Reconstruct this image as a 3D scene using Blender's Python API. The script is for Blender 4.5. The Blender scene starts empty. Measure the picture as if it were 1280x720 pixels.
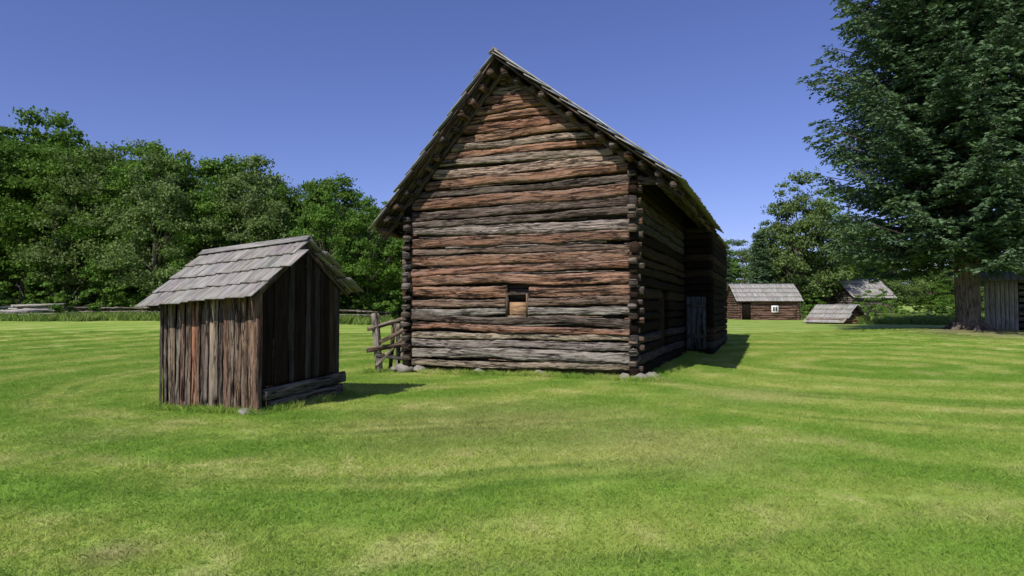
import bpy, math, random
import numpy as np
from mathutils import Vector, noise, Matrix
random.seed(7); rng=np.random.default_rng(7)
S=bpy.context.scene
R=math.radians
def sm(a,b,x):
    t=max(0,min(1,(x-a)/(b-a))); return t*t*(3-2*t)
def H(x,y):
    z=0.5*sm(17,42,y)+0.3*sm(-8,-22,x)*sm(24,46,y)
    d2=(x-21.4)**2+(y-30.5)**2
    z+=0.40*math.exp(-d2/30)
    z+=0.05*noise.noise(Vector((x*.13,y*.13,0)))*sm(0,6,abs(y-3)+1)
    z-=0.08*math.exp(-((x+3.6)**2+(y-17)**2)/8)
    if y>100: z+=(y-100)*0.02
    return z
# ---------------- node helpers
def newmat(name):
    m=bpy.data.materials.new(name); m.use_nodes=True
    nt=m.node_tree; nt.nodes.clear()
    return m,nt
def N(nt,t,**k):
    n=nt.nodes.new(t)
    for a,b in k.items(): setattr(n,a,b)
    return n
def val(nt,op,a,b=None,clamp=False):
    n=N(nt,'ShaderNodeMath',operation=op,use_clamp=clamp)
    for i,v in enumerate((a,b)):
        if v is None: continue
        if isinstance(v,(int,float)): n.inputs[i].default_value=v
        else: nt.links.new(v,n.inputs[i])
    return n.outputs[0]
def ramp(nt,src,a,b,lo=0,hi=1):
    n=N(nt,'ShaderNodeMapRange',clamp=True); nt.links.new(src,n.inputs[0])
    n.inputs[1].default_value=a;n.inputs[2].default_value=b;n.inputs[3].default_value=lo;n.inputs[4].default_value=hi
    return n.outputs[0]
def mix(nt,f,a,b,blend='MIX'):
    n=N(nt,'ShaderNodeMix',data_type='RGBA',blend_type=blend)
    for i,v in ((0,f),(6,a),(7,b)):
        if isinstance(v,(int,float)): n.inputs[i].default_value=v
        elif isinstance(v,tuple): n.inputs[i].default_value=(*v,1)
        else: nt.links.new(v,n.inputs[i])
    return n.outputs[2]
def nz(nt,vec,scale,detail=4,rough=.55,dist=0):
    n=N(nt,'ShaderNodeTexNoise'); n.inputs['Scale'].default_value=scale;n.inputs['Detail'].default_value=detail
    n.inputs['Roughness'].default_value=rough;n.inputs['Distortion'].default_value=dist
    nt.links.new(vec,n.inputs['Vector']); return n.outputs[0]
def mapv(nt,vec,sc,loc=(0,0,0)):
    n=N(nt,'ShaderNodeMapping'); n.inputs['Scale'].default_value=sc;n.inputs['Location'].default_value=loc
    nt.links.new(vec,n.inputs['Vector']); return n.outputs[0]
def wood_mat(name,crack=1.0,bump=.5,grey=(.27,.24,.21),greyamt=.5,knots=True,streak=.8,bd=.03,hl=.45,top=0.0):
    m,nt=newmat(name)
    uv=N(nt,'ShaderNodeUVMap',uv_map='UVMap').outputs[0]
    at=N(nt,'ShaderNodeAttribute',attribute_name='col').outputs['Color']
    fib=nz(nt,mapv(nt,uv,(1.6,26,1)),1,6,.65,.3)
    fine=nz(nt,mapv(nt,uv,(5,110,1)),1,3,.6)
    big=nz(nt,mapv(nt,uv,(.8,3.5,1),(3,7,0)),1,4,.6,.4)
    stk=nz(nt,mapv(nt,uv,(1.1,9,1),(31,17,0)),1,6,.7,.5)
    crk=nz(nt,mapv(nt,uv,(.9,15,1),(11,3,0)),1,5,.6,.6)
    cr=ramp(nt,val(nt,'ABSOLUTE',val(nt,'SUBTRACT',crk,.5)),0.0,.04,1,0)
    msk=ramp(nt,nz(nt,mapv(nt,uv,(.7,2,1),(1,9,0)),1,2),.40,.56)
    cr=val(nt,'MULTIPLY',val(nt,'MULTIPLY',cr,msk),crack)
    c=mix(nt,ramp(nt,big,.47,.68,0,greyamt),at,grey)
    if top:
        nn=N(nt,'ShaderNodeSeparateXYZ'); nt.links.new(N(nt,'ShaderNodeNewGeometry').outputs['Normal'],nn.inputs[0])
        c=mix(nt,ramp(nt,nn.outputs[2],.1,.75,0,top),c,mix(nt,.35,(.36,.32,.27),at))
    c=mix(nt,ramp(nt,fib,.34,.60,.75,0),c,mix(nt,.12,(.035,.02,.013),at))
    c=mix(nt,ramp(nt,fine,.40,.68,0,hl),c,mix(nt,.55,at,(.56,.46,.37)))
    c=mix(nt,ramp(nt,stk,.52,.62,0,streak),c,(.020,.013,.010))
    if knots:
        v=N(nt,'ShaderNodeTexVoronoi'); nt.links.new(mapv(nt,uv,(1.1,3.1,1)),v.inputs['Vector']); v.inputs['Scale'].default_value=1.6
        c=mix(nt,ramp(nt,v.outputs['Distance'],.05,.13,.8,0),c,(.02,.012,.01))
    c=mix(nt,cr,c,(.008,.006,.005))
    b=N(nt,'ShaderNodeBump'); b.inputs['Strength'].default_value=bump; b.inputs['Distance'].default_value=bd
    hgt=val(nt,'SUBTRACT',val(nt,'ADD',val(nt,'ADD',fib,val(nt,'MULTIPLY',fine,.3)),val(nt,'MULTIPLY',stk,-.8)),val(nt,'MULTIPLY',cr,1.2))
    nt.links.new(hgt,b.inputs['Height'])
    p=N(nt,'ShaderNodeBsdfPrincipled'); nt.links.new(c,p.inputs['Base Color']); p.inputs['Roughness'].default_value=.9
    p.inputs['Specular IOR Level'].default_value=.12
    nt.links.new(b.outputs[0],p.inputs['Normal'])
    o=N(nt,'ShaderNodeOutputMaterial'); nt.links.new(p.outputs[0],o.inputs[0]); return m
def shaded_wood_mat():  # dark version of the wood, with the shade of unlit faces in its colour
    m,nt=newmat('painted_shade_wood')
    uv=N(nt,'ShaderNodeUVMap',uv_map='UVMap').outputs[0]
    at=N(nt,'ShaderNodeAttribute',attribute_name='col').outputs['Color']
    fib=nz(nt,mapv(nt,uv,(1.6,22,1)),1,6,.65,.3); big=nz(nt,mapv(nt,uv,(.8,3,1)),1,3)
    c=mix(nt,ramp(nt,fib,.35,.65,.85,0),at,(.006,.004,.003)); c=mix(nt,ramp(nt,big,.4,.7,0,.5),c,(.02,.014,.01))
    b=N(nt,'ShaderNodeBump'); b.inputs['Strength'].default_value=.9; b.inputs['Distance'].default_value=.03; nt.links.new(fib,b.inputs['Height'])
    p=N(nt,'ShaderNodeBsdfPrincipled'); nt.links.new(c,p.inputs['Base Color']); p.inputs['Roughness'].default_value=.95; p.inputs['Specular IOR Level'].default_value=.05
    nt.links.new(b.outputs[0],p.inputs['Normal'])
    o=N(nt,'ShaderNodeOutputMaterial'); nt.links.new(p.outputs[0],o.inputs[0]); return m
def leaf_mat(name,c1,c2,trans=.3,var=.45):
    m,nt=newmat(name)
    at=N(nt,'ShaderNodeAttribute',attribute_name='rnd').outputs['Fac']
    oi=N(nt,'ShaderNodeObjectInfo').outputs['Random']
    c=mix(nt,at,c1,c2)
    c=mix(nt,ramp(nt,oi,0,1,0,var),c,tuple(a*.4 for a in c2))
    d=N(nt,'ShaderNodeBsdfPrincipled'); nt.links.new(c,d.inputs['Base Color']); d.inputs['Roughness'].default_value=.6
    d.inputs['Specular IOR Level'].default_value=.2
    t=N(nt,'ShaderNodeBsdfTranslucent'); nt.links.new(mix(nt,.4,c,(.16,.27,.03)),t.inputs[0])
    ms=N(nt,'ShaderNodeMixShader'); ms.inputs[0].default_value=trans
    nt.links.new(d.outputs[0],ms.inputs[1]);nt.links.new(t.outputs[0],ms.inputs[2])
    o=N(nt,'ShaderNodeOutputMaterial'); nt.links.new(ms.outputs[0],o.inputs[0]); return m
def grass_mat(name,blade):
    m,nt=newmat(name)
    g=N(nt,'ShaderNodeNewGeometry').outputs['Position']
    g2=mapv(nt,g,(1,1,0))
    big=nz(nt,g2,.22,3,.5,.5); mid=nz(nt,g2,.9,6,.7,.5); fine=nz(nt,g2,9,5,.7)
    mott=nz(nt,g2,3.2,5,.7,.3)
    # warped distance from the mower's turning centre: bands whose width varies, with wheel tracks at a few radii
    def dist(cx,cy):
        wv=N(nt,'ShaderNodeVectorMath',operation='MULTIPLY_ADD'); wn=N(nt,'ShaderNodeTexNoise'); wn.inputs['Scale'].default_value=.28; wn.inputs['Detail'].default_value=2; nt.links.new(g2,wn.inputs['Vector'])
        nt.links.new(wn.outputs['Color'],wv.inputs[0]); wv.inputs[1].default_value=(1.6,1.6,0); nt.links.new(g2,wv.inputs[2])
        fl=mapv(nt,wv.outputs[0],(1,1,0))
        d=N(nt,'ShaderNodeVectorMath',operation='DISTANCE'); nt.links.new(fl,d.inputs[0]); d.inputs[1].default_value=(cx+.8,cy+.8,0); return d.outputs['Value']
    def band(d,per): # 0..1 stripes
        return ramp(nt,val(nt,'SINE',val(nt,'MULTIPLY',d,6.283/per)),-.8,.8)
    d1=dist(-2.5,16.5); d2=dist(11,19)
    px=N(nt,'ShaderNodeSeparateXYZ'); nt.links.new(g2,px.inputs[0])
    side=ramp(nt,px.outputs[0],1.5,4.0)
    w=mix(nt,side,band(d1,2.3),band(d2,2.1))
    def track(d,r,wd):
        return ramp(nt,val(nt,'ABSOLUTE',val(nt,'SUBTRACT',d,r)),wd*.4,wd,1,0)
    t1=None
    for r in (7.4,7.95,10.1,10.6,12.6):
        q=track(d1,r,.17); t1=q if t1 is None else val(nt,'MAXIMUM',t1,q)
    t2=None
    for r in (8.0,8.5,10.9,13.2,13.7):
        q=track(d2,r,.17); t2=q if t2 is None else val(nt,'MAXIMUM',t2,q)
    tr=val(nt,'MULTIPLY',mix(nt,side,t1,t2),ramp(nt,big,.38,.56))
    a=(.235,.410,.044); b=(.55,.61,.145); dry=(.70,.61,.32)
    f=val(nt,'ADD',val(nt,'MULTIPLY',big,.36),val(nt,'MULTIPLY',mid,.34))
    f=val(nt,'ADD',f,val(nt,'MULTIPLY',mott,.16))
    f=val(nt,'ADD',f,val(nt,'MULTIPLY',w,.11))
    c=mix(nt,ramp(nt,f,.40,.60),a,b)
    c=mix(nt,ramp(nt,fine,.3,.7,.4,0),c,(.10,.19,.024))
    dm=val(nt,'MULTIPLY',ramp(nt,mid,.50,.66),ramp(nt,w,.1,.8))
    c=mix(nt,val(nt,'MULTIPLY',dm,.5),c,dry)
    c=mix(nt,val(nt,'MULTIPLY',tr,.55),c,(.11,.25,.025))
    def patch(cx,cy,r0,r1,amt,colr,c):
        d=N(nt,'ShaderNodeVectorMath',operation='DISTANCE'); nt.links.new(g2,d.inputs[0]); d.inputs[1].default_value=(cx,cy,0)
        dd=val(nt,'ADD',d.outputs['Value'],val(nt,'MULTIPLY',val(nt,'SUBTRACT',mid,.5),r1*1.6))
        return mix(nt,ramp(nt,dd,r0,r1,amt,0),c,colr)
    c=patch(21.4,29.5,1.2,3.6,.85,(.24,.18,.11),c)
    c=patch(-2.75,4.5,.02,.34,.6,(.32,.23,.15),c)
    c=patch(-.3,9.5,.6,2.8,.45,(.38,.32,.15),c)
    c=patch(2.0,7.8,.3,1.7,.4,(.60,.52,.23),c)
    c=patch(4.6,12.5,.3,1.5,.5,(.60,.54,.24),c)
    c=patch(-5.5,8.6,.2,.9,.3,(.5,.42,.2),c)
    out=N(nt,'ShaderNodeOutputMaterial')
    p=N(nt,'ShaderNodeBsdfPrincipled'); nt.links.new(c,p.inputs['Base Color']); p.inputs['Roughness'].default_value=.8; p.inputs['Specular IOR Level'].default_value=.15
    if blade:
        at=N(nt,'ShaderNodeAttribute',attribute_name='rnd').outputs['Fac']
        c3=mix(nt,ramp(nt,at,0,1,0,.4),c,mix(nt,.5,c,(.6,.64,.26)))
        nt.links.new(c3,p.inputs['Base Color'])
        t=N(nt,'ShaderNodeBsdfTranslucent'); nt.links.new(mix(nt,.15,c3,(.46,.66,.09)),t.inputs[0])
        ms=N(nt,'ShaderNodeMixShader'); ms.inputs[0].default_value=.42
        nt.links.new(p.outputs[0],ms.inputs[1]);nt.links.new(t.outputs[0],ms.inputs[2]); nt.links.new(ms.outputs[0],out.inputs[0])
    else:
        dkr=mix(nt,.3,c,(.08,.12,.025)); nt.links.new(dkr,p.inputs['Base Color'])
        bu=N(nt,'ShaderNodeBump'); bu.inputs['Strength'].default_value=.7; bu.inputs['Distance'].default_value=.06
        nt.links.new(val(nt,'ADD',fine,mid),bu.inputs['Height']); nt.links.new(bu.outputs[0],p.inputs['Normal'])
        nt.links.new(p.outputs[0],out.inputs[0])
    return m
def stone_mat():
    m,nt=newmat('stone'); g=N(nt,'ShaderNodeNewGeometry').outputs['Position']
    a=nz(nt,g,6,6,.6); c=mix(nt,a,(.10,.09,.075),(.34,.31,.26))
    b=N(nt,'ShaderNodeBump'); b.inputs['Distance'].default_value=.03; nt.links.new(a,b.inputs['Height'])
    p=N(nt,'ShaderNodeBsdfPrincipled'); nt.links.new(c,p.inputs['Base Color']); p.inputs['Roughness'].default_value=.9; nt.links.new(b.outputs[0],p.inputs['Normal'])
    o=N(nt,'ShaderNodeOutputMaterial'); nt.links.new(p.outputs[0],o.inputs[0]); return m
M_log=wood_mat('weathered_log',1,1.0,(.27,.235,.20),.5,bd=.045,streak=.92,hl=.5,top=.55)
M_board=wood_mat('weathered_board',.9,.9,(.20,.165,.14),.45,hl=.4,streak=.92)
M_shake=wood_mat('roof_shake',.5,.5,(.40,.39,.36),.6,False,.35)
M_bark=wood_mat('bark',.6,1.0,(.2,.18,.16),.5,False)
M_dark=shaded_wood_mat()
M_stone=stone_mat()
M_leaf=leaf_mat('leaves',(.042,.105,.014),(.185,.330,.045),.34,.75)
M_leaf2=leaf_mat('leaves_grey_green',(.07,.12,.035),(.22,.31,.09),.33,.6)
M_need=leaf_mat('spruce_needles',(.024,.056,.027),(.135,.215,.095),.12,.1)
M_ground=grass_mat('lawn',False); M_blade=grass_mat('grass_blades',True)
M_weed=leaf_mat('weeds',(.15,.27,.05),(.36,.46,.12),.4)
# ---------------- mesh builder
class MB:
    def __init__(s): s.v=[];s.f=[];s.uv=[];s.c=[];s.m=[]
    def ring_sweep(s,p0,p1,prof,segs,col,amp=0,fr=3,wob=0,mat=0,up=(0,0,1),endr=0,swell=0,hf=.35):
        p0=Vector(p0);p1=Vector(p1);ax=(p1-p0);L=ax.length;ax.normalize()
        up=Vector(up); sd=ax.cross(up)
        if sd.length<1e-4: sd=ax.cross(Vector((1,0,0)))
        sd.normalize(); up=sd.cross(ax).normalized()
        n=len(prof); base=len(s.v); so=Vector((random.uniform(-99,99),random.uniform(-99,99),random.uniform(-99,99)))
        per=[0]
        for i in range(n):
            a=prof[i];b=prof[(i+1)%n]; per.append(per[-1]+math.hypot(a[0]-b[0],a[1]-b[1]))
        uo=random.uniform(0,50);vo=random.uniform(0,50)
        for k in range(segs+1):
            t=k/segs; c=p0+ax*(L*t)
            wx=wob*noise.noise(so+Vector((t*L*.5,0,0))); wz=wob*noise.noise(so+Vector((t*L*.5,7,0)))
            sc=1+swell*noise.noise(so+Vector((t*L*.8,3,3)))
            if endr and (k==0 or k==segs): sc*=1-endr
            for (x,y) in prof:
                q=c+sd*(x*sc+wx)+up*(y*sc+wz)
                if amp:
                    d=noise.noise((Vector((t*L*1.1,x*fr*3,y*fr*3)))+so)*amp+noise.noise((Vector((t*L*6,x*30,y*30)))+so)*amp*hf
                    r=(sd*x+up*y); r.normalize(); q=q+r*d
                s.v.append(q)
        for k in range(segs):
            for i in range(n):
                j=(i+1)%n
                s.f.append((base+k*n+i,base+(k+1)*n+i,base+(k+1)*n+j,base+k*n+j))
                u0=uo+L*k/segs;u1=uo+L*(k+1)/segs
                s.uv+= [(u0,vo+per[i]),(u1,vo+per[i]),(u1,vo+per[i+1]),(u0,vo+per[i+1])]
                s.c.append(col); s.m.append(mat)
        dk_=tuple(x*.8 for x in col)
        for k,rev in ((0,False),(segs,True)):
            idx=[base+k*n+i for i in range(n)]
            pr=[(uo+p[0]*.3,vo+p[1]) for p in prof]
            if rev: idx=idx[::-1]; pr=pr[::-1]
            s.f.append(tuple(idx)); s.uv+=pr; s.c.append(dk_); s.m.append(mat)
    def log(s,p0,p1,w,h,col,n=3.2,ns=14,segs=None,amp=.02,wob=.03,**k):
        prof=[]
        for i in range(ns):
            a=2*math.pi*(i+.5)/ns; ca,sa=math.cos(a),math.sin(a)
            prof.append((w/2*math.copysign(abs(ca)**(2/n),ca),h/2*math.copysign(abs(sa)**(2/n),sa)))
        L=(Vector(p1)-Vector(p0)).length
        s.ring_sweep(p0,p1,prof,segs or max(3,int(L/.12)),col,amp=amp,wob=wob,**k)
    def plank(s,p0,p1,w,t,col,up=(0,0,1),segs=1,amp=0,wob=0,ch=.006,**k):
        a=w/2;b=t/2;ch=min(ch,b*.5)
        prof=[(a-ch,-b),(a,-b+ch),(a,b-ch),(a-ch,b),(-a+ch,b),(-a,b-ch),(-a,-b+ch),(-a+ch,-b)]
        s.ring_sweep(p0,p1,prof,segs,col,amp=amp,wob=wob,up=up,**k)
    def box(s,lo,hi,col,mat=0):
        x0,y0,z0=lo;x1,y1,z1=hi
        s.plank(((x0+x1)/2,y0,(z0+z1)/2),((x0+x1)/2,y1,(z0+z1)/2),x1-x0,z1-z0,col,mat=mat)
    def quad(s,pts,col,mat=0):
        b=len(s.v); s.v+= [Vector(p) for p in pts]; s.f.append(tuple(range(b,b+len(pts))))
        s.uv+=[(p[0]+p[1],p[2]) for p in pts]; s.c.append(col); s.m.append(mat)
    def obj(s,name,mats,parent=None,smooth=True):
        me=bpy.data.meshes.new(name); me.from_pydata(s.v,[],s.f); 
        uv=me.uv_layers.new(name='UVMap'); uv.data.foreach_set('uv',np.array(s.uv,dtype=np.float32).ravel())
        ca=me.attributes.new('col','FLOAT_COLOR','FACE')
        ca.data.foreach_set('color',np.array([(*c,1) for c in s.c],dtype=np.float32).ravel())
        for m in mats: me.materials.append(m)
        me.polygons.foreach_set('material_index',s.m)
        me.polygons.foreach_set('use_smooth',[smooth]*len(s.f))
        me.update()
        o=bpy.data.objects.new(name,me); S.collection.objects.link(o)
        if parent: o.parent=parent
        return o
def empty(name,loc=(0,0,0),rz=0):
    o=bpy.data.objects.new(name,None); o.location=loc; o.rotation_euler=(0,0,rz); S.collection.objects.link(o); return o
def jit(c,a=.15):
    k=1+random.uniform(-a,a); return tuple(max(.004,x*k*(1+random.uniform(-.05,.05))) for x in c)
def dk(c,f): return tuple(x*f for x in c)
RED=(.34,.158,.082);BRN=(.21,.13,.083);TAN=(.42,.32,.225);GRY=(.31,.27,.23);DRK=(.07,.047,.035);SHK=(.36,.35,.33);DEEP=(.012,.009,.007)
def stone(mb,c,r,flat=.6):
    b=len(mb.v);n=10;m=7;so=Vector((random.uniform(0,90),)*3)
    for i in range(m+1):
        th=math.pi*i/m
        for j in range(n):
            ph=2*math.pi*j/n
            d=Vector((math.sin(th)*math.cos(ph),math.sin(th)*math.sin(ph),math.cos(th)*flat))
            mb.v.append(Vector(c)+d*r*(1+.5*noise.noise(d*1.6+so)))
    for i in range(m):
        for j in range(n):
            k=(j+1)%n; mb.f.append((b+i*n+j,b+(i+1)*n+j,b+(i+1)*n+k,b+i*n+k)); mb.uv+=[(0,0)]*4; mb.c.append((.3,.3,.3)); mb.m.append(0)

# ================= BARN
def build_barn():
    E=empty('log_barn',(3.0,15.3,0),R(-22.5))
    W=6.37;APX=-3.45;ZR=8.15;SR=.782;SL=1.171;D=9.6;OV=.7
    zr=lambda x: ZR-(x-APX)*SR if x>APX else ZR-(APX-x)*SL
    xl=lambda z: -W if z<zr(-W) else APX-(ZR-z)/SL
    xr=lambda z: 0 if z<zr(0) else APX+(ZR-z)/SR
    mb=MB(); z=.14; courses=[]
    while z<7.75:
        h=random.choice([random.uniform(.19,.25),random.uniform(.25,.34)])
        if z>5: h=random.uniform(.2,.28)
        courses.append((z,h)); z+=h
    wx0,wx1,wz0,wz1=-3.38,-2.76,1.48,2.06
    for i,(z,h) in enumerate(courses):
        zc=z+h/2
        a=xl(z+h+.16)+.04; b=xr(z+h+.16)-.04
        if a<-W+.2: a=-W+.17+random.uniform(-.02,.03)
        if b>-.2: b=-.17
        r=random.random()
        if z<.95: col=jit(TAN if r<.6 else GRY)
        elif z<2.6: col=jit(RED if r<.5 else (TAN if r<.62 else (BRN if r<.8 else (GRY if r<.92 else DRK))),.25)
        elif z<3.7: col=jit(RED if r<.32 else (BRN if r<.52 else (TAN if r<.67 else GRY)),.25)
        elif z<5: col=jit(BRN if r<.35 else (DRK if r<.6 else (GRY if r<.75 else RED)),.25)
        else: col=jit(RED if r<.65 else (BRN if r<.85 else TAN),.25)
        yo=random.uniform(-.05,.03)
        tl=random.uniform(-.05,.05)
        segs=[(a,b)]
        if z+h>wz0+.05 and z<wz1-.05: segs=[(a,wx0),(wx1,b)]
        for (p,q) in segs:
            if q-p<.2: continue
            mb.log((p,yo,zc-tl*(p+3)/3),(q,yo+random.uniform(-.02,.02),zc-tl*(q+3)/3),.2,h-.034,col,n=4.0,ns=20,amp=.034,wob=.06,swell=.16,hf=.6,segs=int((q-p)/.055)+2)
            if random.random()<.5:
                l=random.uniform(.3,.9)*(q-p); s0=random.uniform(p,q-l)
                mb.log((s0,yo+.01,z+random.uniform(-.01,.01)),(s0+l,yo+.01,z+random.uniform(-.01,.02)),.13,random.uniform(.03,.06),jit(random.choice([DRK,BRN,GRY])),n=2.5,ns=8,amp=.015,wob=.05,segs=int(l/.1)+3)
    mb.box((-W+.1,.1,-.2),(-.1,.2,4.6),DEEP)
    mb.quad([(-W+.1,.1,4.59),(-.1,.1,4.59),(-.1,.1,zr(-.1)-.25),(APX,.1,ZR-.3),(-W+.1,.1,zr(-W)-.25)],DEEP)
    mb.obj('front_wall',[M_log],E)
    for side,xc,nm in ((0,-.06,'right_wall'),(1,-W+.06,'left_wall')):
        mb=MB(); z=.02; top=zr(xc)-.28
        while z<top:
            h=random.uniform(.22,.32); col=dk(jit(random.choice([BRN,DRK,GRY,DRK])),.3)  # palette darkened: shade is painted into the side-wall logs
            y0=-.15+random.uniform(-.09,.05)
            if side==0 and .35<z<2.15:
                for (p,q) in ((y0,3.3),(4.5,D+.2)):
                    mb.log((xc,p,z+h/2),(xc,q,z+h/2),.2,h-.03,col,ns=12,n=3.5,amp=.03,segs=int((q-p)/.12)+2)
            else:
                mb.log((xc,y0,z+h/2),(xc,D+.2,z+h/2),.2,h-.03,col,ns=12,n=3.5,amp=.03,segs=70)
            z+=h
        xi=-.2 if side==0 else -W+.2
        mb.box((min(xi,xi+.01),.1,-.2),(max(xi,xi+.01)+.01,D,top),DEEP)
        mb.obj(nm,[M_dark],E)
    mb=MB()
    for (z,h) in courses:
        if z+h<zr(0)-.35: mb.log((-.3,.02,z+h/2),(.10+random.uniform(-.05,.06),.02,z+h/2),.16,h*.6,dk(jit(random.choice([BRN,DRK,RED])),.7),ns=10,n=4,amp=.02)
        if z+h<zr(-W)-.35: mb.log((-W+.3,.02,z+h/2),(-W-.10-random.uniform(-.05,.07),.02,z+h/2),.16,h*.6,dk(jit(random.choice([BRN,DRK,RED])),.7),ns=10,n=4,amp=.02)
        if z+h<zr(0)-.4 and random.random()<.8:
            mb.log((-.07,-.26+random.uniform(-.05,.05),z+h+.0),(-.07,.1,z+h+.0),.2,h*.62,dk(jit(random.choice([BRN,GRY,TAN])),.55),ns=10,n=4,amp=.02)
        if z+h<zr(-W)-.4 and random.random()<.8:
            mb.log((-W+.07,-.26+random.uniform(-.05,.05),z+h+.0),(-W+.07,.1,z+h+.0),.2,h*.62,dk(jit(random.choice([BRN,GRY,DRK])),.5),ns=10,n=4,amp=.02)
    mb.obj('corner_notches',[M_log],E)
    mb=MB()
    mb.quad([(-W+.1,D,-.2),(-.1,D,-.2),(-.1,D,zr(-.1)-.25),(APX,D,ZR-.3),(-W+.1,D,zr(-W)-.25)],jit(DRK))
    mb.obj('back_wall',[M_log],E)
    mb=MB()
    mb.plank((wx0+.03,-.02,wz0),(wx0+.03,-.02,wz1),.05,.2,jit(DRK),up=(0,1,0))
    mb.plank((wx1-.03,-.02,wz0),(wx1-.03,-.02,wz1),.05,.2,jit(BRN),up=(0,1,0))
    mb.plank((wx0,-.0,wz0),(wx1,-.0,wz0),.2,.05,jit(TAN))
    mb.plank((wx0,-.0,wz1),(wx1,-.0,wz1),.2,.06,jit(DRK))
    mb.plank((wx0+.06,.0,wz0+.2),(wx1-.06,.0,wz0+.2),.02,.34,jit((.42,.24,.13)))
    mb.obj('window',[M_board],E)
    mb=MB()
    for k in range(6):
        mb.plank((-.1,3.4+k*.2,.1),(-.1,3.4+k*.2,2.15),.03,.19,dk(jit(BRN),.3),up=(0,1,0))  # door planks darkened like the wall, shade included in the colour
    mb.obj('side_door',[M_dark],E)
    mb=MB(); Y0=-OV;Y1=D+.2
    def slope(xe,sgn,Sl):
        ze=zr(xe); L=math.hypot(xe-APX,ZR-ze); dirv=Vector((xe-APX,0,ze-ZR)).normalized(); nrm=Vector((-dirv.z*sgn,0,dirv.x*sgn)).normalized()
        if nrm.z<0: nrm=-nrm
        top=Vector((APX,0,ZR))
        y=Y0
        while y<Y1:
            w=random.uniform(.16,.26)
            p=top-nrm*.07+Vector((0,y+w/2,0)); mb.plank(p,p+dirv*(L+random.uniform(-.1,.02)),w-.004,.035,dk(jit(random.choice([BRN,DRK,GRY])),.45),up=nrm,segs=1)
            y+=w
        nc=int(L/.62)+1; 
        for c in range(nc):
            a=c*L/nc; bb=(c+1)*L/nc+.14
            y=Y0-.09+random.uniform(-.05,.04)
            while y<Y1+.05:
                w=random.uniform(.1,.22)
                e=bb+random.uniform(-.05,.05)+(random.uniform(0,.1) if c==nc-1 else 0)
                p0=top+dirv*max(a-.05,0)+nrm*(-.028)+Vector((0,y+w/2,0)); p1=top+dirv*e+nrm*(.03+random.uniform(0,.014))+Vector((0,y+w/2,0))
                mb.plank(p0,p1,w-.008,.022,jit(SHK,.25),up=nrm,mat=1)
                y+=w
    xe_r=1.087;xe_l=-W-.696
    slope(xe_r,1,SR); slope(xe_l,-1,SL)
    mb.plank((APX+.05,Y0-.02,ZR+.03),(xe_r+.05,Y0-.02,zr(xe_r)+.05),.16,.03,jit((.50,.48,.45)),up=(.6,0,.8),mat=1,segs=8)
    mb.plank((APX+.07,Y0-.06,ZR+.06),(APX+.07,Y1,ZR+.06),.22,.03,jit(SHK),up=Vector((.5,0,.8)),mat=1)
    mb.plank((APX-.06,Y0-.06,ZR+.05),(APX-.06,Y1,ZR+.05),.2,.03,jit(SHK),up=Vector((-.7,0,.7)),mat=1)
    mb.obj('roof',[M_board,M_shake],E)
    mb=MB()
    for xe,nn in ((xe_r,13),(xe_l,13)):
        for k in range(nn):
            t=(k+.6)/nn; x=APX+(xe-APX)*t; r=random.uniform(.14,.20)
            zz=zr(x)-.17-r*.3-random.uniform(0,.04)
            y0=-OV+random.uniform(.02,.3)
            outside = x>0 or x<-W
            mb.log((x,y0,zz),(x+random.uniform(-.04,.04),D+.1 if outside else .6,zz),r,r*random.uniform(.8,1.1),dk(jit(random.choice([RED,BRN,BRN,DRK])),.6),n=2.8,ns=10,amp=.03,segs=8 if not outside else 30)
        mb.log((APX,-.15,ZR-.3),(xe,-.15,zr(xe)-.3),.13,.15,dk(jit(DRK),.8),amp=.015)
        for yy in (2,4,6,8,9.5):
            mb.log((APX,yy,ZR-.3),(xe,yy,zr(xe)-.22),.13,.13,jit(DRK),amp=.01,segs=10)
    mb.log((.62,-.35,zr(.62)-.34),(.62,D+.1,zr(.62)-.34),.2,.2,jit(DRK),n=2.2,amp=.02,segs=40)
    mb.log((-.5,.0,4.75),(.68,.0,4.72),.16,.2,jit(DRK),amp=.02)
    mb.obj('purlins_and_rafters',[M_log],E)
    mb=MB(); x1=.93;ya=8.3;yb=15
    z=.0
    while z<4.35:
        h=random.uniform(.22,.3); c_=dk(jit(random.choice([BRN,DRK,GRY,DRK])),.3)  # bay logs take a darkened palette that paints in the shade there
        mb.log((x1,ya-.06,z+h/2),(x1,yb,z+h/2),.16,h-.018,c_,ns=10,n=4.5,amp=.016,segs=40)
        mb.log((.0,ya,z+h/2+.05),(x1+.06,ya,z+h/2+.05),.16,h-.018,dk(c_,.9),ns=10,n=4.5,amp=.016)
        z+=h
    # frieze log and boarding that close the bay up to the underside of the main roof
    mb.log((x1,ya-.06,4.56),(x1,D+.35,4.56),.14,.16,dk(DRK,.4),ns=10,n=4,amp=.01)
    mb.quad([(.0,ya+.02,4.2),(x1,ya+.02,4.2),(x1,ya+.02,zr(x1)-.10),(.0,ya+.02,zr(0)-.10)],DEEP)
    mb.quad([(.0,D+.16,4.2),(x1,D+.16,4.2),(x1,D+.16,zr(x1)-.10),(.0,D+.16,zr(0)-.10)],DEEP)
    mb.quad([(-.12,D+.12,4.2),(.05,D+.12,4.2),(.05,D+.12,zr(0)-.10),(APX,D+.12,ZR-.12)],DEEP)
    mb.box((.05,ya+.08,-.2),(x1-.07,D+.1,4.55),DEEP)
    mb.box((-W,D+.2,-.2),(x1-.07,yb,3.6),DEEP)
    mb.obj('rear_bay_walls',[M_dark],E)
    mb=MB(); 
    y=D+.22
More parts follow.
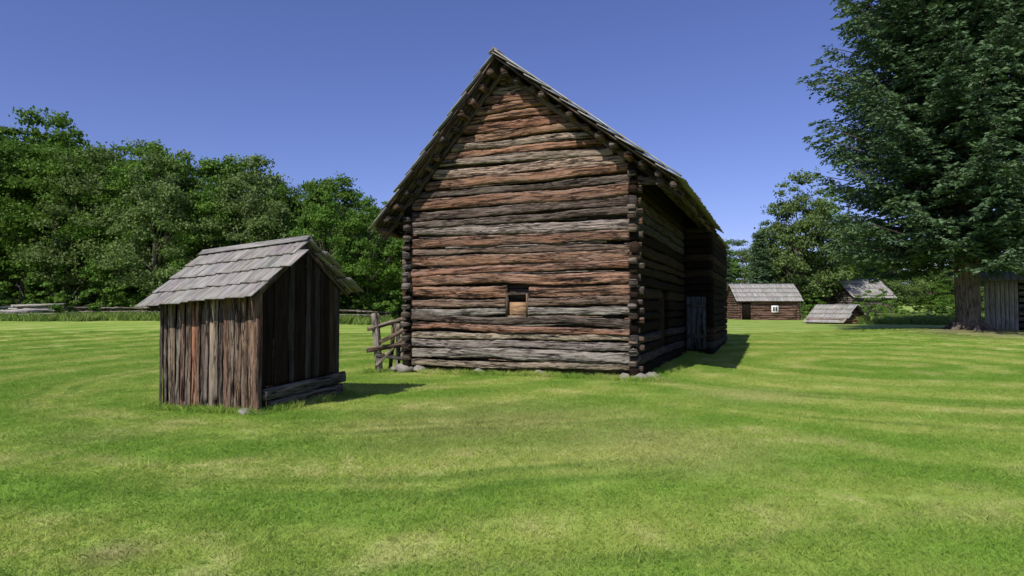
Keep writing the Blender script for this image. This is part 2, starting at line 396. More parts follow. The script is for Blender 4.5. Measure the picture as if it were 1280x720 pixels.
    while y<yb+.3:
        w=random.uniform(.15,.25)
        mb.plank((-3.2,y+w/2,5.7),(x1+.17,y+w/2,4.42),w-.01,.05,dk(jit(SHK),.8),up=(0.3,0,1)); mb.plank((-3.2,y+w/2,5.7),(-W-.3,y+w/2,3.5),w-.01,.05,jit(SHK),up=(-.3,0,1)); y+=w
    mb.obj('rear_bay_roof',[M_shake],E)
    mb=MB()
    for q in range(4): mb.plank((.17+q*.17,ya-.14,.25),(.17+q*.17,ya-.14,2.1),.16,.03,jit((.06,.078,.082)),up=(0,1,0))
    for zz in (.7,1.8): mb.plank((.1,ya-.17,zz),(.76,ya-.17,zz),.03,.1,jit((.06,.075,.08)))
    mb.obj('rear_bay_door',[M_board],E)
    mb=MB()
    for (x,y,r) in ((.1,-.12,.24),(-.28,-.1,.17),(.28,.25,.2),(.42,-.2,.12),(-W-.02,-.1,.24),(-W+.4,-.04,.17),(-W-.3,-.2,.12),(-4.2,.0,.16),(-2.5,.0,.16)):
        stone(mb,(x,y,.03),r)
    mb.obj('foundation_stones',[M_stone],E)
build_barn()

# ================= SHED
def build_shed():
    E=empty('board_shed',(-4.06,10.3,0),R(-18))
    L=1.967;Wd=2.29
    def top_front(x): return 2.03+ x/L*.18
    BR2=(.22,.125,.078);GR2=(.19,.16,.135);RD2=(.30,.135,.07);TN2=dk(TAN,.75)
    mb=MB(); x=-L
    while x<-.02:
        w=min(random.uniform(.09,.19),0-x)
        b=-.04+random.uniform(-.04,.1)
        wl=random.uniform(-.015,.015)
        mb.plank((x+w/2,wl,b),(x+w/2+random.uniform(-.015,.015),wl,top_front(x)),w-.018,.028,jit(random.choice([BR2,BR2,GR2,DRK,RD2,RD2,TN2]),.3),up=(0,1,0),segs=24,amp=.016,wob=.025,hf=.8)
        if random.random()<.5: mb.plank((x,wl-.03,b+random.uniform(0,.3)),(x+random.uniform(-.01,.01),wl-.03,top_front(x)-random.uniform(0,.1)),.06,.02,jit(random.choice([BR2,GR2,DRK])),up=(0,1,0),segs=18,amp=.01,wob=.01,hf=.8)
        x+=w
    mb.plank((-L,.04,1.2),(0,.04,1.2),.03,.12,jit(DRK))
    mb.obj('front_wall',[M_board],E)
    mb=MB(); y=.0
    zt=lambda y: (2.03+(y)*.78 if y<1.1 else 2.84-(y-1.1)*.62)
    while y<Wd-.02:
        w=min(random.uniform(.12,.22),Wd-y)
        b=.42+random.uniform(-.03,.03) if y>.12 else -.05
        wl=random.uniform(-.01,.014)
        mb.plank((wl,y+w/2,b),(wl,y+w/2,zt(y+w/2)),w-.01,.028,dk(jit(random.choice([BR2,GR2,DRK,DRK]),.2),.5),up=(1,0,0),segs=20,amp=.01,wob=.012,hf=.8,mat=1)  # gable boards darkened, the shade of this face is put into their colour
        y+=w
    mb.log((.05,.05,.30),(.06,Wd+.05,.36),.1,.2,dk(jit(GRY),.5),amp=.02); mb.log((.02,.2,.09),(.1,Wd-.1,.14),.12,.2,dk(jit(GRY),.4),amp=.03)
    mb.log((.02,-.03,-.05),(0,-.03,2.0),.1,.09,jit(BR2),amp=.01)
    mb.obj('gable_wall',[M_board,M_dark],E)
    mb=MB()
    y=0
    while y<Wd-.05:
        w=random.uniform(.13,.2); mb.plank((-L+.02,y+w/2,-.05),(-L+.02,y+w/2,zt(y+w/2)-.19),w-.01,.028,jit(GR2),up=(1,0,0)); y+=w
    x=-L
    while x<-.05:
        w=random.uniform(.13,.2); mb.plank((x+w/2,Wd-.02,-.05),(x+w/2,Wd-.02,2.0),w-.01,.028,jit(GR2),up=(0,1,0)); x+=w
    mb.box((-L+.06,.06,0),(-.06,Wd-.06,1.8),DEEP)
    mb.obj('rear_walls',[M_board],E)
    mb=MB()
    def P(x,s,front):
        t=(x+2.2)/2.35
        rz=2.71+.2*t
        if front: ez=1.73+.18*t; y0,y1=1.1,-.27
        else: ez=1.85+.17*t; y0,y1=1.1,2.52
        return Vector((x,y0+(y1-y0)*s,rz+(ez-rz)*s))
    for front in (True,False):
        nc=4
        for c in range(nc):
            x=-2.2+random.uniform(-.04,.02)
            while x<.15:
                w=random.uniform(.11,.24)
                a=P(x+w/2,max(c/nc-.03,0),front);b=P(x+w/2,(c+1)/nc+.05+random.uniform(-.012,.012),front)
                dd=(b-a).normalized(); nr=dd.cross(Vector((1,0,0))); nr=nr if nr.z>0 else -nr
                mb.plank(a,b+nr*(.036+random.uniform(0,.008)),w-.007,.018,dk(jit(SHK,.14),.85),up=nr,mat=1,segs=3,wob=.006)
                x+=w
        for s in (.12,.35,.6,.85):
            a=P(-2.1,s,front)-Vector((0,0,.05)); b=P(.06,s,front)-Vector((0,0,.05)); mb.plank(a,b,.2,.025,jit(DRK))
        for x in (.05,-2.0):
            a=P(x,0,front)-Vector((0,0,.12));b=P(x,.97,front)-Vector((0,0,.1)); mb.plank(a,b,.04,.09,jit(DRK))
    mb.plank((-2.22,1.06,2.745),(.15,1.06,2.945),.16,.022,jit(SHK),up=(0,-.6,.8),mat=1)
    mb.plank((-2.22,1.16,2.74),(.15,1.16,2.94),.16,.022,jit(SHK),up=(0,.6,.8),mat=1)
    mb.obj('roof',[M_board,M_shake],E)
    mb=MB(); stone(mb,(-.18,-.1,.02),.13); stone(mb,(.05,-.02,-.02),.12); stone(mb,(-L,0,-.05),.12)
    mb.obj('foundation_stones',[M_stone],E)
build_shed()

# ================= FENCE
def build_fence():
    mb=MB()
    g=lambda x,y,z:(x,y,z+H(x,y))
    mb.log(g(-3.62,17.6,-.2),g(-3.78,17.7,1.62),.2,.2,jit(GRY),n=2.2,amp=.015)
    mb.log(g(-3.42,17.9,-.2),g(-3.30,17.9,1.35),.12,.12,jit(BRN),n=2.2,amp=.015)
    for (a,b,r) in (((-3.95,17.5,1.2),(-2.95,18.1,1.5),.1),((-3.95,17.45,.62),(-2.9,18.0,.75),.12),((-3.6,17.5,.85),(-2.9,18.1,1.2),.09),((-3.7,17.5,.48),(-2.9,18.05,.3),.1),((-3.7,17.5,.2),(-3.0,18.0,1.0),.08)):
        mb.log(g(*a),g(*b),r,r*1.2,jit(random.choice([GRY,BRN,TAN])),n=2.5,amp=.015)
    for k in range(6):
        x=-3.3-.2*k; y=18.6+2*k
        mb.log(g(x,y,-.2),g(x,y,1.3),.13,.13,jit(GRY),n=2.2,amp=.015)
        if k<5:
            for zz in (.4,.8,1.15): mb.log(g(x,y,zz),g(x-.2,y+2,zz+random.uniform(-.1,.1)),.1,.1,jit(GRY),n=2.2,amp=.012)
    mb.obj('split_rail_fence',[M_log])
build_fence()

# ================= FAR BUILDINGS
def cabin(name,loc,rz,w,d,hw,hr,over=.35,colw=(.22,.09,.055),window=None,zb=None):
    z0=H(loc[0],loc[1]) if zb is None else zb
    E=empty(name,(loc[0],loc[1],z0),rz)
    mb=MB()
    z=-.3
    while z<hw:
        h=.24
        for (a,b) in (((-w/2,-d/2),(w/2,-d/2)),((-w/2,d/2),(w/2,d/2)),((-w/2,-d/2),(-w/2,d/2)),((w/2,-d/2),(w/2,d/2))):
            A=Vector((*a,z+h/2));B=Vector((*b,z+h/2));dd=(B-A).normalized()*.15
            mb.log(A-dd,B+dd,.2,h-.02,jit(colw,.3),ns=8,segs=8,amp=.015)
        z+=h
    for x in (-w/2,w/2):
        zz=z-.05
        while zz<hw+hr-.15:
            hy=(d/2)*(1-(zz+.15-hw)/hr)
            if hy>.1: mb.log((x,-hy,zz+.12),(x,hy,zz+.12),.18,.22,jit(colw,.3),ns=8,segs=4,amp=.01)
            zz+=.24
    mb.box((-w/2+.1,-d/2+.1,-.3),(w/2-.1,d/2-.1,hw),DEEP)
    mb.obj('log_walls',[M_log],E)
    mb=MB(); sl=hr/(d/2); dd_=d/2+over
    for sg in (-1,1):
        mb.quad([(-w/2-over+.05,0,hw+hr+.07),(w/2+over-.05,0,hw+hr+.07),(w/2+over-.05,sg*dd_*.98,hw+hr+.07-sl*dd_*.98),(-w/2-over+.05,sg*dd_*.98,hw+hr+.07-sl*dd_*.98)],DRK)
        for c in range(4):
            x=-w/2-over
            while x<w/2+over:
                ww=random.uniform(.18,.34); t0=c/4;t1=(c+1)/4+.03
                yy=lambda t:sg*dd_*t
                zf=lambda t:hw+hr+.12-sl*dd_*t
                mb.plank((x+ww/2,yy(t0),zf(t0)),(x+ww/2,yy(t1),zf(t1)+.05),ww-.01,.04,jit((.42,.41,.38),.14),up=(0,sg*sl,1)); x+=ww
    mb.obj('roof',[M_shake],E)
    if window:
        mb=MB(); wx,wz,ws=window; y=-d/2-.14
        mb.plank((wx-ws,y,wz),(wx+ws,y,wz),.06,ws*2,(.78,.78,.75))
        for sx in (-1,1):
            mb.plank((wx+sx*ws*.36-.09,y-.035,wz),(wx+sx*ws*.36+.09,y-.035,wz),.02,ws*1.3,(.03,.04,.05))
        m,nt=newmat('white_window_paint'); p=N(nt,'ShaderNodeBsdfPrincipled'); a=N(nt,'ShaderNodeAttribute',attribute_name='col'); nt.links.new(a.outputs['Color'],p.inputs['Base Color']); o=N(nt,'ShaderNodeOutputMaterial'); nt.links.new(p.outputs[0],o.inputs[0])
        mb.obj('window',[m],E)
        mb=MB()
        for q in range(4): mb.plank((-w/2+.35+q*.22,-d/2-.13,-.1),(-w/2+.35+q*.22,-d/2-.13,1.75),.2,.05,DEEP,up=(0,1,0))
        mb.obj('doorway',[M_dark],E)
    return E
cabin('log_cabin',(26.0,67),R(-4),5.8,5.0,2.0,1.6,window=(.6,1.1,.34),colw=(.18,.07,.045))
cabin('log_house',(43.0,80),R(14),5.6,5.5,2.6,2.2,colw=(.2,.17,.15))
cabin('spring_house',(25.3,50),R(-58),2.7,3.0,.22,1.15,over=.3,colw=(.32,.15,.08))
def plank_barn():
    E=empty('plank_barn',(25.75,33.4,H(25.7,33.4)),R(-38))
    mb=MB(); x=-.9
    while x<.45:
        w=random.uniform(.16,.24); mb.plank((x+w/2,0,-.3),(x+w/2,0,2.6),w-.02,.05,jit((.46,.43,.39),.2),up=(0,1,0),segs=4); x+=w
    mb.obj('plank_doors',[M_shake],E)
    mb=MB(); z=-.2
    while z<2.7:
        mb.log((.55,.05,z+.15),(8,.05,z+.15),.2,.22,jit(random.choice([GRY,SHK,GRY])),ns=8,segs=20,amp=.02)
        mb.log((-.8,.1,z+.15),(-.8,7,z+.15),.2,.26,jit(random.choice([GRY,DRK,GRY])),ns=8,segs=20,amp=.02)
        z+=.33
    mb.box((-.7,.25,-.3),(8,7,2.7),DEEP)
    mb.obj('log_walls',[M_log],E)
    mb=MB()
    x=-1.1
    while x<8.3:
        mb.plank((x,-.5,2.62),(x,3.6,4.2),.28,.05,jit(SHK),up=(0,-.4,1)); mb.plank((x,7.6,2.62),(x,3.6,4.2),.28,.05,jit(SHK),up=(0,.4,1)); x+=.283
    mb.obj('roof',[M_shake],E)
plank_barn()
mb=MB()
for k in range(22):
    x=-39+random.uniform(0,4); y=46+random.uniform(-.5,.8); z=H(x,y)+.3+random.uniform(0,.85)
    L=random.uniform(2.5,4.5); a=random.uniform(-.15,.15)
    mb.plank((x,y,z),(x+L,y+random.uniform(-.4,.4),z+a),.22,.1,jit(random.choice([(.55,.53,.5),SHK,(.5,.48,.45)])))
mb.obj('lumber_pile',[M_shake])
mb=MB()
for k in range(11):
    x=-33+2.2*k; y=46.5+.5*math.sin(k*1.7); y2=46.5+.5*math.sin((k+1)*1.7)
    for zz in (.3,.6,.9): mb.log((x-.2,y,H(x,y)+zz+random.uniform(-.05,.05)),(x+2.4,y2,H(x+2.2,y2)+zz+random.uniform(-.05,.05)),.12,.12,jit(GRY),n=2,ns=6,segs=5,amp=.01)
mb.obj('zigzag_rail_fence',[M_log])

# ================= GROUND
def build_ground():
    xs=np.concatenate([np.linspace(-700,-80,18),np.linspace(-76,-26,26),np.linspace(-25,40,131),np.linspace(42,90,25),np.linspace(100,700,18)])
    ys=np.concatenate([np.linspace(-200,-12,12),np.linspace(-10,45,111),np.linspace(46,100,50),np.linspace(110,1200,24)])
    v=[(x,y,H(x,y)) for y in ys for x in xs]; nx=len(xs)
    f=[(j*nx+i,j*nx+i+1,(j+1)*nx+i+1,(j+1)*nx+i) for j in range(len(ys)-1) for i in range(nx-1)]
    me=bpy.data.meshes.new('ground'); me.from_pydata(v,[],f); me.materials.append(M_ground)
    me.polygons.foreach_set('use_smooth',[True]*len(f)); o=bpy.data.objects.new('ground',me); S.collection.objects.link(o)
build_ground()

# ================= quads helper (numpy)
def quadmesh(name,verts,rnd,mat,k=4,extra=None,mat2=None):
    n=len(verts)//k
    V=verts; F=np.arange(n*k).reshape(n,k)
    me=bpy.data.meshes.new(name)
    faces=F.tolist(); vl=V.tolist(); rr=list(rnd); mi=[0]*n
    if extra is not None:
        b=len(vl); vl+= [tuple(p) for p in extra.v]; faces+=[tuple(i+b for i in f) for f in extra.f]; rr+=[0.5]*len(extra.f); mi+=[1]*len(extra.f)
    me.from_pydata(vl,[],faces); me.materials.append(mat)
    if mat2: me.materials.append(mat2)
    a=me.attributes.new('rnd','FLOAT','FACE'); a.data.foreach_set('value',np.array(rr,dtype=np.float32))
    if extra is not None:
        uv=me.uv_layers.new(name='UVMap'); u=np.zeros((len(me.loops),2),dtype=np.float32); u[n*k:]=np.array(extra.uv); uv.data.foreach_set('uv',u.ravel())
        ca=me.attributes.new('col','FLOAT_COLOR','FACE'); cc=np.ones((len(faces),4),dtype=np.float32); cc[n:,:3]=np.array(extra.c); ca.data.foreach_set('color',cc.ravel())
        me.polygons.foreach_set('material_index',mi)
    me.update(); return me
def unit(a): return a/np.maximum(np.linalg.norm(a,axis=1,keepdims=True),1e-6)
def leafquads(c,nrm,size,r,asp=.7):
    n=len(c); t=unit(np.cross(nrm,r.normal(size=(n,3)))); b=np.cross(nrm,t)
    s=size[:,None]/2
    q=np.stack([c-t*s,c-b*s*asp+t*s*.1,c+t*s,c+b*s*asp+t*s*.1],1)
    return q.reshape(-1,3)
def decid_mesh(name,Ht,Rc,base,nclump,seed,mat,leaf=(.16,.32),per=330,trunk=.2):
    r=np.random.default_rng(seed); cz=(Ht+base)/2; hz=(Ht-base)/2
    Cs=[];Ns=[];Ss=[];Rn=[]; mbk=MB()
    mbk.log((0,0,-.3),(.2,.1,base+hz*.9),trunk*2,trunk*2,(.12,.10,.08),n=2,ns=8,segs=8,amp=.05)
    i=0
    while i<nclump:
        d=r.normal(size=3); d/=np.linalg.norm(d); 
        rad=r.uniform(.3,1)**.5
        lump=1+.5*noise.noise(Vector(d*1.9)+Vector((seed,0,0)))
        p=np.array([d[0]*Rc*rad*lump,d[1]*Rc*rad*lump,cz+d[2]*hz*rad*(.93+.2*(lump-1))])
        if p[2]<base*.6: continue
        k=(p[2]-base)/(Ht-base); p[:2]*=1.1-.5*max(0,k-.35)
        cr=r.uniform(.06,.15)*Ht*.72*(1-.35*max(k,0))
        m=int(per*(cr/(.09*Ht))**1.6)+20
        u=unit(r.normal(size=(m,3))); u[:,2]=np.where(u[:,2]<-.25,-u[:,2],u[:,2])
        rr=r.uniform(.25,1.25,size=(m,1))**.75
        ln=np.array([noise.noise(Vector(x*2.6)+Vector((i*3.1,seed,0))) for x in u])[:,None]
        pos=p+u*rr*(1+.9*ln)*cr*np.array([1.05,1.05,.72])
        nn=unit(u*.7+r.normal(size=(m,3))*.75+np.array([0,0,.4]))
        Cs.append(pos);Ns.append(nn);Ss.append(r.uniform(leaf[0],leaf[1],size=m)); cb=r.uniform(0,.5)
        Rn.append(np.clip(cb+r.uniform(0,.5,size=m),0,1))
        if i%4==0:
            z0=max(base*.7,p[2]*.55); mbk.log((0.05,0,z0),tuple(p*.93),trunk*.5,trunk*.5,(.12,.10,.08),n=2,ns=5,segs=4,amp=.03)
        i+=1
    V=leafquads(np.concatenate(Cs),np.concatenate(Ns),np.concatenate(Ss),r)
    return quadmesh(name,V,np.concatenate(Rn),mat,4,mbk,M_bark)
vars_=[decid_mesh('broadleaf_a',14,4.0,1.6,98,11,M_leaf),decid_mesh('broadleaf_b',14,3.1,1.3,86,22,M_leaf),decid_mesh('broadleaf_c',14,4.2,.6,106,33,M_leaf2),decid_mesh('broadleaf_d',14,3.4,1.0,90,44,M_leaf),decid_mesh('broadleaf_e',14,2.8,1.8,82,77,M_leaf,(.15,.28))]
bush=decid_mesh('bush_mesh',3,1.9,.0,40,55,M_leaf,(.10,.2),150,.05)
FE=empty('forest')
def put(me,x,y,sc,parent,name=None,sxy=1):
    o=bpy.data.objects.new(name or 'broadleaf_tree',me); o.location=(x,y,H(x,y)-.1); o.scale=(sc*sxy,sc*sxy,sc); o.rotation_euler=(0,0,random.uniform(0,6.28)); S.collection.objects.link(o)
    if parent: o.parent=parent
    return o
prof=[(-120,150),(0,150),(50,140),(100,160),(150,182),(215,165),(235,205),(265,190),(310,198),(345,222),(380,222),(430,216),(460,240),(490,226),(530,240),(640,300)]
def topv(u): 
    return float(np.interp(u,[p[0] for p in prof],[p[1] for p in prof]))
for row,(Yb,step,add) in enumerate(((49,48,16),(56,40,-2),(64,38,10))):
    u=-130+row*17
    while u<640:
        yy=Yb+random.uniform(-2.5,2.5)+ (4 if u<100 else 0)
        x=(u-640)/800*yy
        tv=topv(u)+add+random.choice([random.uniform(-14,4),random.uniform(-4,32)])
        h=1.7+(385-tv)/800*yy-H(x,yy)
        put(random.choice(vars_),x,yy,h/14.0,FE,sxy=max(.8,min(1.4,9/h)) if h<11 else random.uniform(.85,1.05))
        u+=step*random.uniform(.7,1.3)
# undergrowth: a ragged front and a closed mass deeper in the wood
for k in range(40):
    u=random.uniform(-60,520); yy=random.uniform(47.5,51); x=(u-640)/800*yy
    put(bush,x,yy,random.uniform(.5,1.5),FE,'understory_bush')
for k in range(46):
    u=-140+k*15.5+random.uniform(-5,5); yy=random.uniform(68,72); x=(u-640)/800*yy
    put(bush,x,yy,random.uniform(1.5,2.3),FE,'understory_bush')
    u2=u+random.uniform(-6,6); yy=random.uniform(56,60); x=(u2-640)/800*yy
    put(bush,x,yy,random.uniform(.9,1.6),FE,'understory_bush')
u=640
while u<1010:
    yy=random.uniform(80,92); x=(u-640)/800*yy
    tv=random.uniform(296,325) if u<960 else random.uniform(270,310); h=1.7+(385-tv)/800*yy
    put(random.choice(vars_),x,yy,h/14,FE,sxy=random.uniform(1.1,1.5)); u+=24
for k in range(44):
    u=random.uniform(985,1440); yy=random.uniform(96,112); x=(u-640)/800*yy
    put(random.choice(vars_),x,yy,random.uniform(.5,.75),FE,sxy=1.5)
for k in range(30):
    u=random.uniform(880,1300); yy=random.uniform(86,94); x=(u-640)/800*yy
    put(bush,x,yy,random.uniform(.9,1.5),FE,'understory_bush')
for (vi,u,yy,tv,sx) in ((2,1000,76,212,.9),(0,1035,80,235,.9),(2,975,79,255,.8),(1,1070,84,265,1),(2,1120,88,290,1)):
    x=(u-640)/800*yy; put(vars_[vi],x,yy,(1.7+(385-tv)/800*yy-H(x,yy))/14,None,'broadleaf_tree',sx)
for (u,yy,s) in ((1095,62,1.1),(1110,58,.8),(1012,72,1.0),(1003,72,.7),(1175,50,.5),(1150,52,.45),(1190,60,.8),(1030,66,.45)):
    put(bush,(u-640)/800*yy,yy,s,None,'shrub')

# ================= SPRUCE
def spruce(name,Ht,prof,z0,step,nb,seed,tr,big=1.0):
    r=np.random.default_rng(seed); mbk=MB()
    mbk.log((0,0,-.4),(0,0,Ht*.55),tr*2,tr*2,(.15,.12,.10),n=2,ns=14,segs=24,amp=.07,wob=.05)
    mbk.log((0,0,Ht*.5),(0,0,Ht-.5),tr*.9,tr*.9,(.15,.12,.10),n=2,ns=8,segs=10,amp=.03)
    for a in range(6):
        an=a*1.05+.3; mbk.log((math.cos(an)*tr*.6,math.sin(an)*tr*.6,.5),(math.cos(an)*tr*2.1,math.sin(an)*tr*2.1,-.15),.32,.3,(.15,.12,.10),n=2,ns=8,segs=4,amp=.04)
    Q=[];RN=[]; z=z0
    while z<Ht-.2:
        Rm=float(np.interp(z,[p[0] for p in prof],[p[1] for p in prof]))
        n=nb if Rm>2 else max(5,nb-2)
        a0=r.uniform(0,6.28)
        for q_ in range(n):
            az=a0+6.283*(q_+r.uniform(-.35,.35))/n; L=Rm*r.choice([r.uniform(.55,.85),r.uniform(.85,1.06)]); zz=z+r.uniform(-.2,.2)
            if L<.3: L=.3
            low=max(0,1-(z/Ht)*1.8)
            a=-.45*low-.15+.2*(z/Ht); b=.33
            dirh=np.array([math.cos(az),math.sin(az),0]); lat=np.array([-dirh[1],dirh[0],0])
            sp=lambda t: np.array([0,0,zz])+dirh*L*t+np.array([0,0,L*(a*t+b*t*t-.1*math.sin(t*3.14))])
            if L>1.5: 
                mbk.log(tuple(sp(0)),tuple(sp(.45)),.09,.09,(.12,.10,.08),n=2,ns=5,segs=2,amp=0,wob=0); mbk.log(tuple(sp(.45)),tuple(sp(.93)),.05,.05,(.12,.10,.08),n=2,ns=5,segs=2,amp=0,wob=0)
            nt=max(4,int(L/.30)); cb=r.uniform(0,.35)
            for i in range(nt):
                t=.12+.88*(i+r.uniform(0,.6))/nt; t=min(t,1)
                c=sp(t)
                for sd in (-1,1):
                    tl=(1.35*(1-t)**.45*min(1,L/4)+.38)*r.uniform(.6,1.25)
                    dv=lat*sd*(1.1-.35*t)+dirh*(.4+.45*t)+np.array([0,0,-.02+r.normal()*.12]); dv/=np.linalg.norm(dv)
                    side=np.cross(dv,[0,0,1.]); side/=max(np.linalg.norm(side),1e-4)
                    m=max(5,int(tl/.040)); cb2=cb+r.uniform(-.1,.15)
                    s_=(np.arange(m)+r.uniform(0,.9,m))/m
                    wide=.30*(1-.6*s_)*r.choice([-1,1],size=m)*r.uniform(.05,1,size=m)
                    p=c+dv*tl*s_[:,None]+side*wide[:,None]+np.array([0,0,-.20])*tl*(s_**2)[:,None]+r.normal(size=(m,3))*.03-np.array([0,0,.5])*np.abs(wide)[:,None]
                    t1=unit(dv*.8+side*(np.sign(wide)*.6)[:,None]+np.array([0,0,-.15])+r.normal(size=(m,3))*.3)
                    nn=unit(np.cross(t1,r.normal(size=(m,3)))*.6+np.array([0,0,.7])); bb=unit(np.cross(nn,t1))
                    ln=r.uniform(.17,.32,size=(m,1))*big; wd=r.uniform(.034,.062,size=(m,1))*big
                    q=np.stack([p-t1*ln*.4,p-bb*wd,p+t1*ln*.6,p+bb*wd],1).reshape(-1,3)
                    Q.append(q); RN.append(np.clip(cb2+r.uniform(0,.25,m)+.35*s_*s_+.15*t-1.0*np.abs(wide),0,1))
        z+=step*r.uniform(.85,1.15)
    print('spruce quads',sum(len(q) for q in Q)//4)
    return quadmesh(name,np.concatenate(Q),np.concatenate(RN),M_need,4,mbk,M_bark)
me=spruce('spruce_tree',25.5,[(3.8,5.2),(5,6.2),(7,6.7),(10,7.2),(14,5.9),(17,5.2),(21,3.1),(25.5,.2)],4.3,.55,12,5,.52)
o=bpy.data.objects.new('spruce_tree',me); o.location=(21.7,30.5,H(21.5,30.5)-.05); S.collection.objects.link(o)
me2=spruce('spruce_small',9,[(.4,1.9),(3,1.6),(9,.1)],.5,.3,6,9,.1)
for (u,yy,s) in ((950,74,1.15),(908,78,.85)):
    o=bpy.data.objects.new('young_spruce_tree',me2); x=(u-640)/800*yy; o.location=(x,yy,H(x,yy)); o.scale=(s,)*3; S.collection.objects.link(o)

# ================= GRASS
def blades(name,n,ext,h0,h1,w,seed,mat,lean=.5):
    r=np.random.default_rng(seed)
    p=np.stack([r.uniform(-ext,ext,n),r.uniform(-ext,ext,n),np.full(n,-.01)],1)
    keep=(np.abs(p[:,0])+np.abs(p[:,1]))<ext*1.6; p=p[keep]; n=len(p)
    an=r.uniform(0,6.283,n); hh=r.uniform(h0,h1,n); la=r.uniform(0,6.283,n); ll=r.uniform(.1,lean,n)*hh*1.6
    s=np.stack([np.cos(an),np.sin(an),np.zeros(n)],1)*w*r.uniform(.6,1.2,(n,1))
    ld=np.stack([np.cos(la),np.sin(la),np.zeros(n)],1)*ll[:,None]
    up=np.zeros((n,3)); up[:,2]=hh
    V=np.stack([p-s,p+s,p+s*.7+up*.55+ld*.3,p+ld+up,p-s*.7+up*.55+ld*.3],1).reshape(-1,3)
    me=quadmesh(name,V,r.uniform(0,1,n),mat,5); return bpy.data.objects.new(name,me)
def scatter(name,pts,objs,s0,s1,seed,tilt=0.0):
    col=bpy.data.collections.new(name+'_tufts')
    for o in objs: col.objects.link(o)
    me=bpy.data.meshes.new(name); me.from_pydata(pts,[],[]); ob=bpy.data.objects.new(name,me); S.collection.objects.link(ob)
    ng=bpy.data.node_groups.new(name,'GeometryNodeTree')
    ng.interface.new_socket('Geometry',in_out='INPUT',socket_type='NodeSocketGeometry'); ng.interface.new_socket('Geometry',in_out='OUTPUT',socket_type='NodeSocketGeometry')
    a=ng.nodes.new('NodeGroupInput');b=ng.nodes.new('NodeGroupOutput');ip=ng.nodes.new('GeometryNodeInstanceOnPoints')
    ci=ng.nodes.new('GeometryNodeCollectionInfo'); ci.inputs['Collection'].default_value=col; ci.inputs['Separate Children'].default_value=True; ci.inputs['Reset Children'].default_value=True
    rv=ng.nodes.new('FunctionNodeRandomValue'); rv.data_type='FLOAT_VECTOR'; rv.inputs[0].default_value=(-tilt,-tilt,0); rv.inputs[1].default_value=(tilt,tilt,6.283); rv.inputs['Seed'].default_value=seed
    sv=ng.nodes.new('FunctionNodeRandomValue'); sv.data_type='FLOAT'; sv.inputs[2].default_value=s0; sv.inputs[3].default_value=s1; sv.inputs['Seed'].default_value=seed+1
    l=ng.links.new
    l(a.outputs[0],ip.inputs['Points']); l(ci.outputs[0],ip.inputs['Instance']); ip.inputs['Pick Instance'].default_value=True
    l(rv.outputs[0],ip.inputs['Rotation']); l(sv.outputs[1],ip.inputs['Scale']); l(ip.outputs[0],b.inputs[0])
    m=ob.modifiers.new('scatter','NODES'); m.node_group=ng
    return ob
pts=[]
y=2.6
while y<34:
    st=.38+.010*y
    x=-(y*.9+1.5)
    while x<y*.9+1.5:
        px=x+random.uniform(-.15,.15); py=y+random.uniform(-.15,.15)
        if (px+2.75)**2+(py-4.5)**2>.03 and (px-21.4)**2+(py-29.5)**2>4: pts.append((px,py,H(px,py)))
        x+=st
    y+=st
print('grass pts',len(pts))
scatter('grass',pts,[blades('blades_%d'%i,1400,.36,.016,.046,.0034,70+i,M_blade,1.0) for i in range(4)],.75,1.3,3)
tp=[]
def along(ax,ay,bx,by,n,sp):
    for k in range(n):
        t=random.random(); x=ax+(bx-ax)*t+random.gauss(0,sp); y=ay+(by-ay)*t+random.gauss(0,sp); tp.append((x,y,H(x,y)))
c,s=math.cos(R(-22.5)),math.sin(R(-22.5))
def bl(x,y): return (3+c*x-s*y,15.3+s*x+c*y)
along(*bl(-5.8,-.25),*bl(-.4,-.25),130,.07); along(*bl(.3,0),*bl(.4,9),70,.12); along(*bl(-.3,-.45),*bl(.8,-.3),30,.1)
c2,s2=math.cos(R(-18)),math.sin(R(-18))
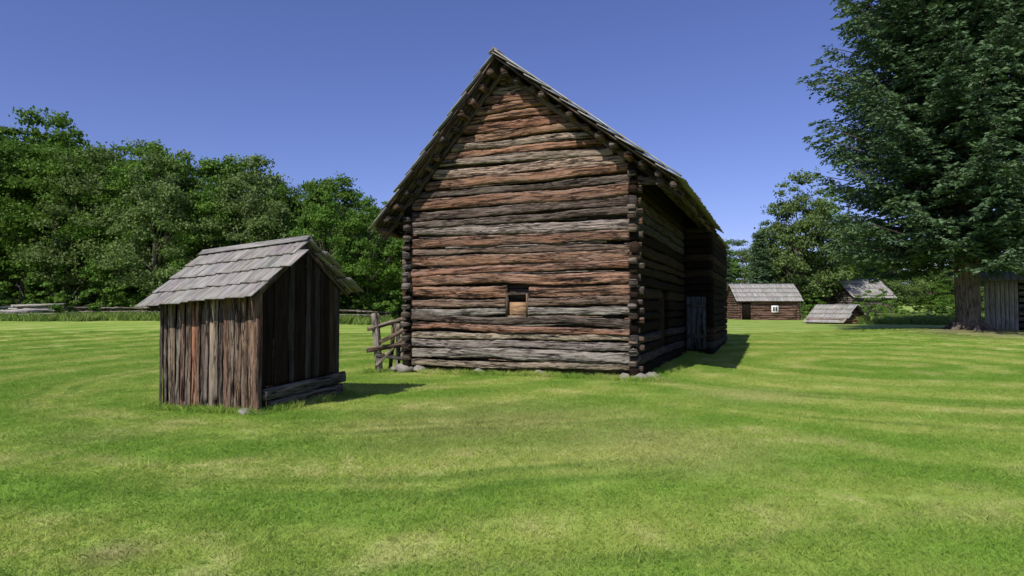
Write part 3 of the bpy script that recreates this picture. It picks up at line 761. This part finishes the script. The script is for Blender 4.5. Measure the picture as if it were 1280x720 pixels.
def sl(x,y): return (-4.06+c2*x-s2*y,10.3+s2*x+c2*y)
along(*sl(-2.1,-.1),*sl(.1,-.1),34,.05); along(*sl(.15,0),*sl(.15,2.4),34,.05)
along(-4.1,17.4,-3.0,17.9,25,.15)
for k in range(160):
    y=random.uniform(4,26); x=random.uniform(-.85,.85)*y; tp.append((x,y,H(x,y)-.05))
scatter('tall_grass',tp,[blades('tall_%d'%i,90,.13,.05,.17,.005,90+i,M_blade,.9) for i in range(3)],.6,1.2,8)
tp=[]
along(-40,45.6,-9,45.6,420,.6); along(29,48,36,50,240,1.4); along(33,74,60,74,150,1.5); along(33,62,44,64,150,1.5)
scatter('meadow_weeds',tp,[blades('weed_%d'%i,160,.6,.2,.8,.03,95+i,M_weed,.6) for i in range(3)],.4,1.0,9)

# ================= LIGHT / WORLD / CAMERA
el=R(46); h=Vector((.54,.842)).normalized()
d=Vector((h.x*math.cos(el),h.y*math.cos(el),-math.sin(el)))
L=bpy.data.lights.new('sun','SUN'); L.energy=5.0; L.angle=R(.5); L.color=(1,.96,.88)
lo=bpy.data.objects.new('sun',L); lo.rotation_euler=d.to_track_quat('-Z','Y').to_euler(); S.collection.objects.link(lo)
w=bpy.data.worlds.new('World'); S.world=w; w.use_nodes=True; nt=w.node_tree
bg=nt.nodes['Background']; sk=nt.nodes.new('ShaderNodeTexSky'); sk.sky_type='NISHITA'; sk.sun_disc=False; sk.sun_elevation=el; sk.sun_rotation=R(210)
sk.air_density=1.0; sk.dust_density=.5; sk.ozone_density=3.0; sk.altitude=400
tint=mix(nt,1.0,sk.outputs[0],(1.0,.93,1.38),'MULTIPLY')
nt.links.new(tint,bg.inputs[0]); bg.inputs[1].default_value=.092
cam=bpy.data.cameras.new('camera'); cam.lens=22.5; cam.sensor_width=36; cam.clip_end=3000
co=bpy.data.objects.new('camera',cam); co.location=(0,0,1.7); co.rotation_euler=(R(90+1.79),0,0); S.collection.objects.link(co); S.camera=co
S.view_settings.view_transform='Standard'; S.view_settings.look='None'; S.view_settings.exposure=0
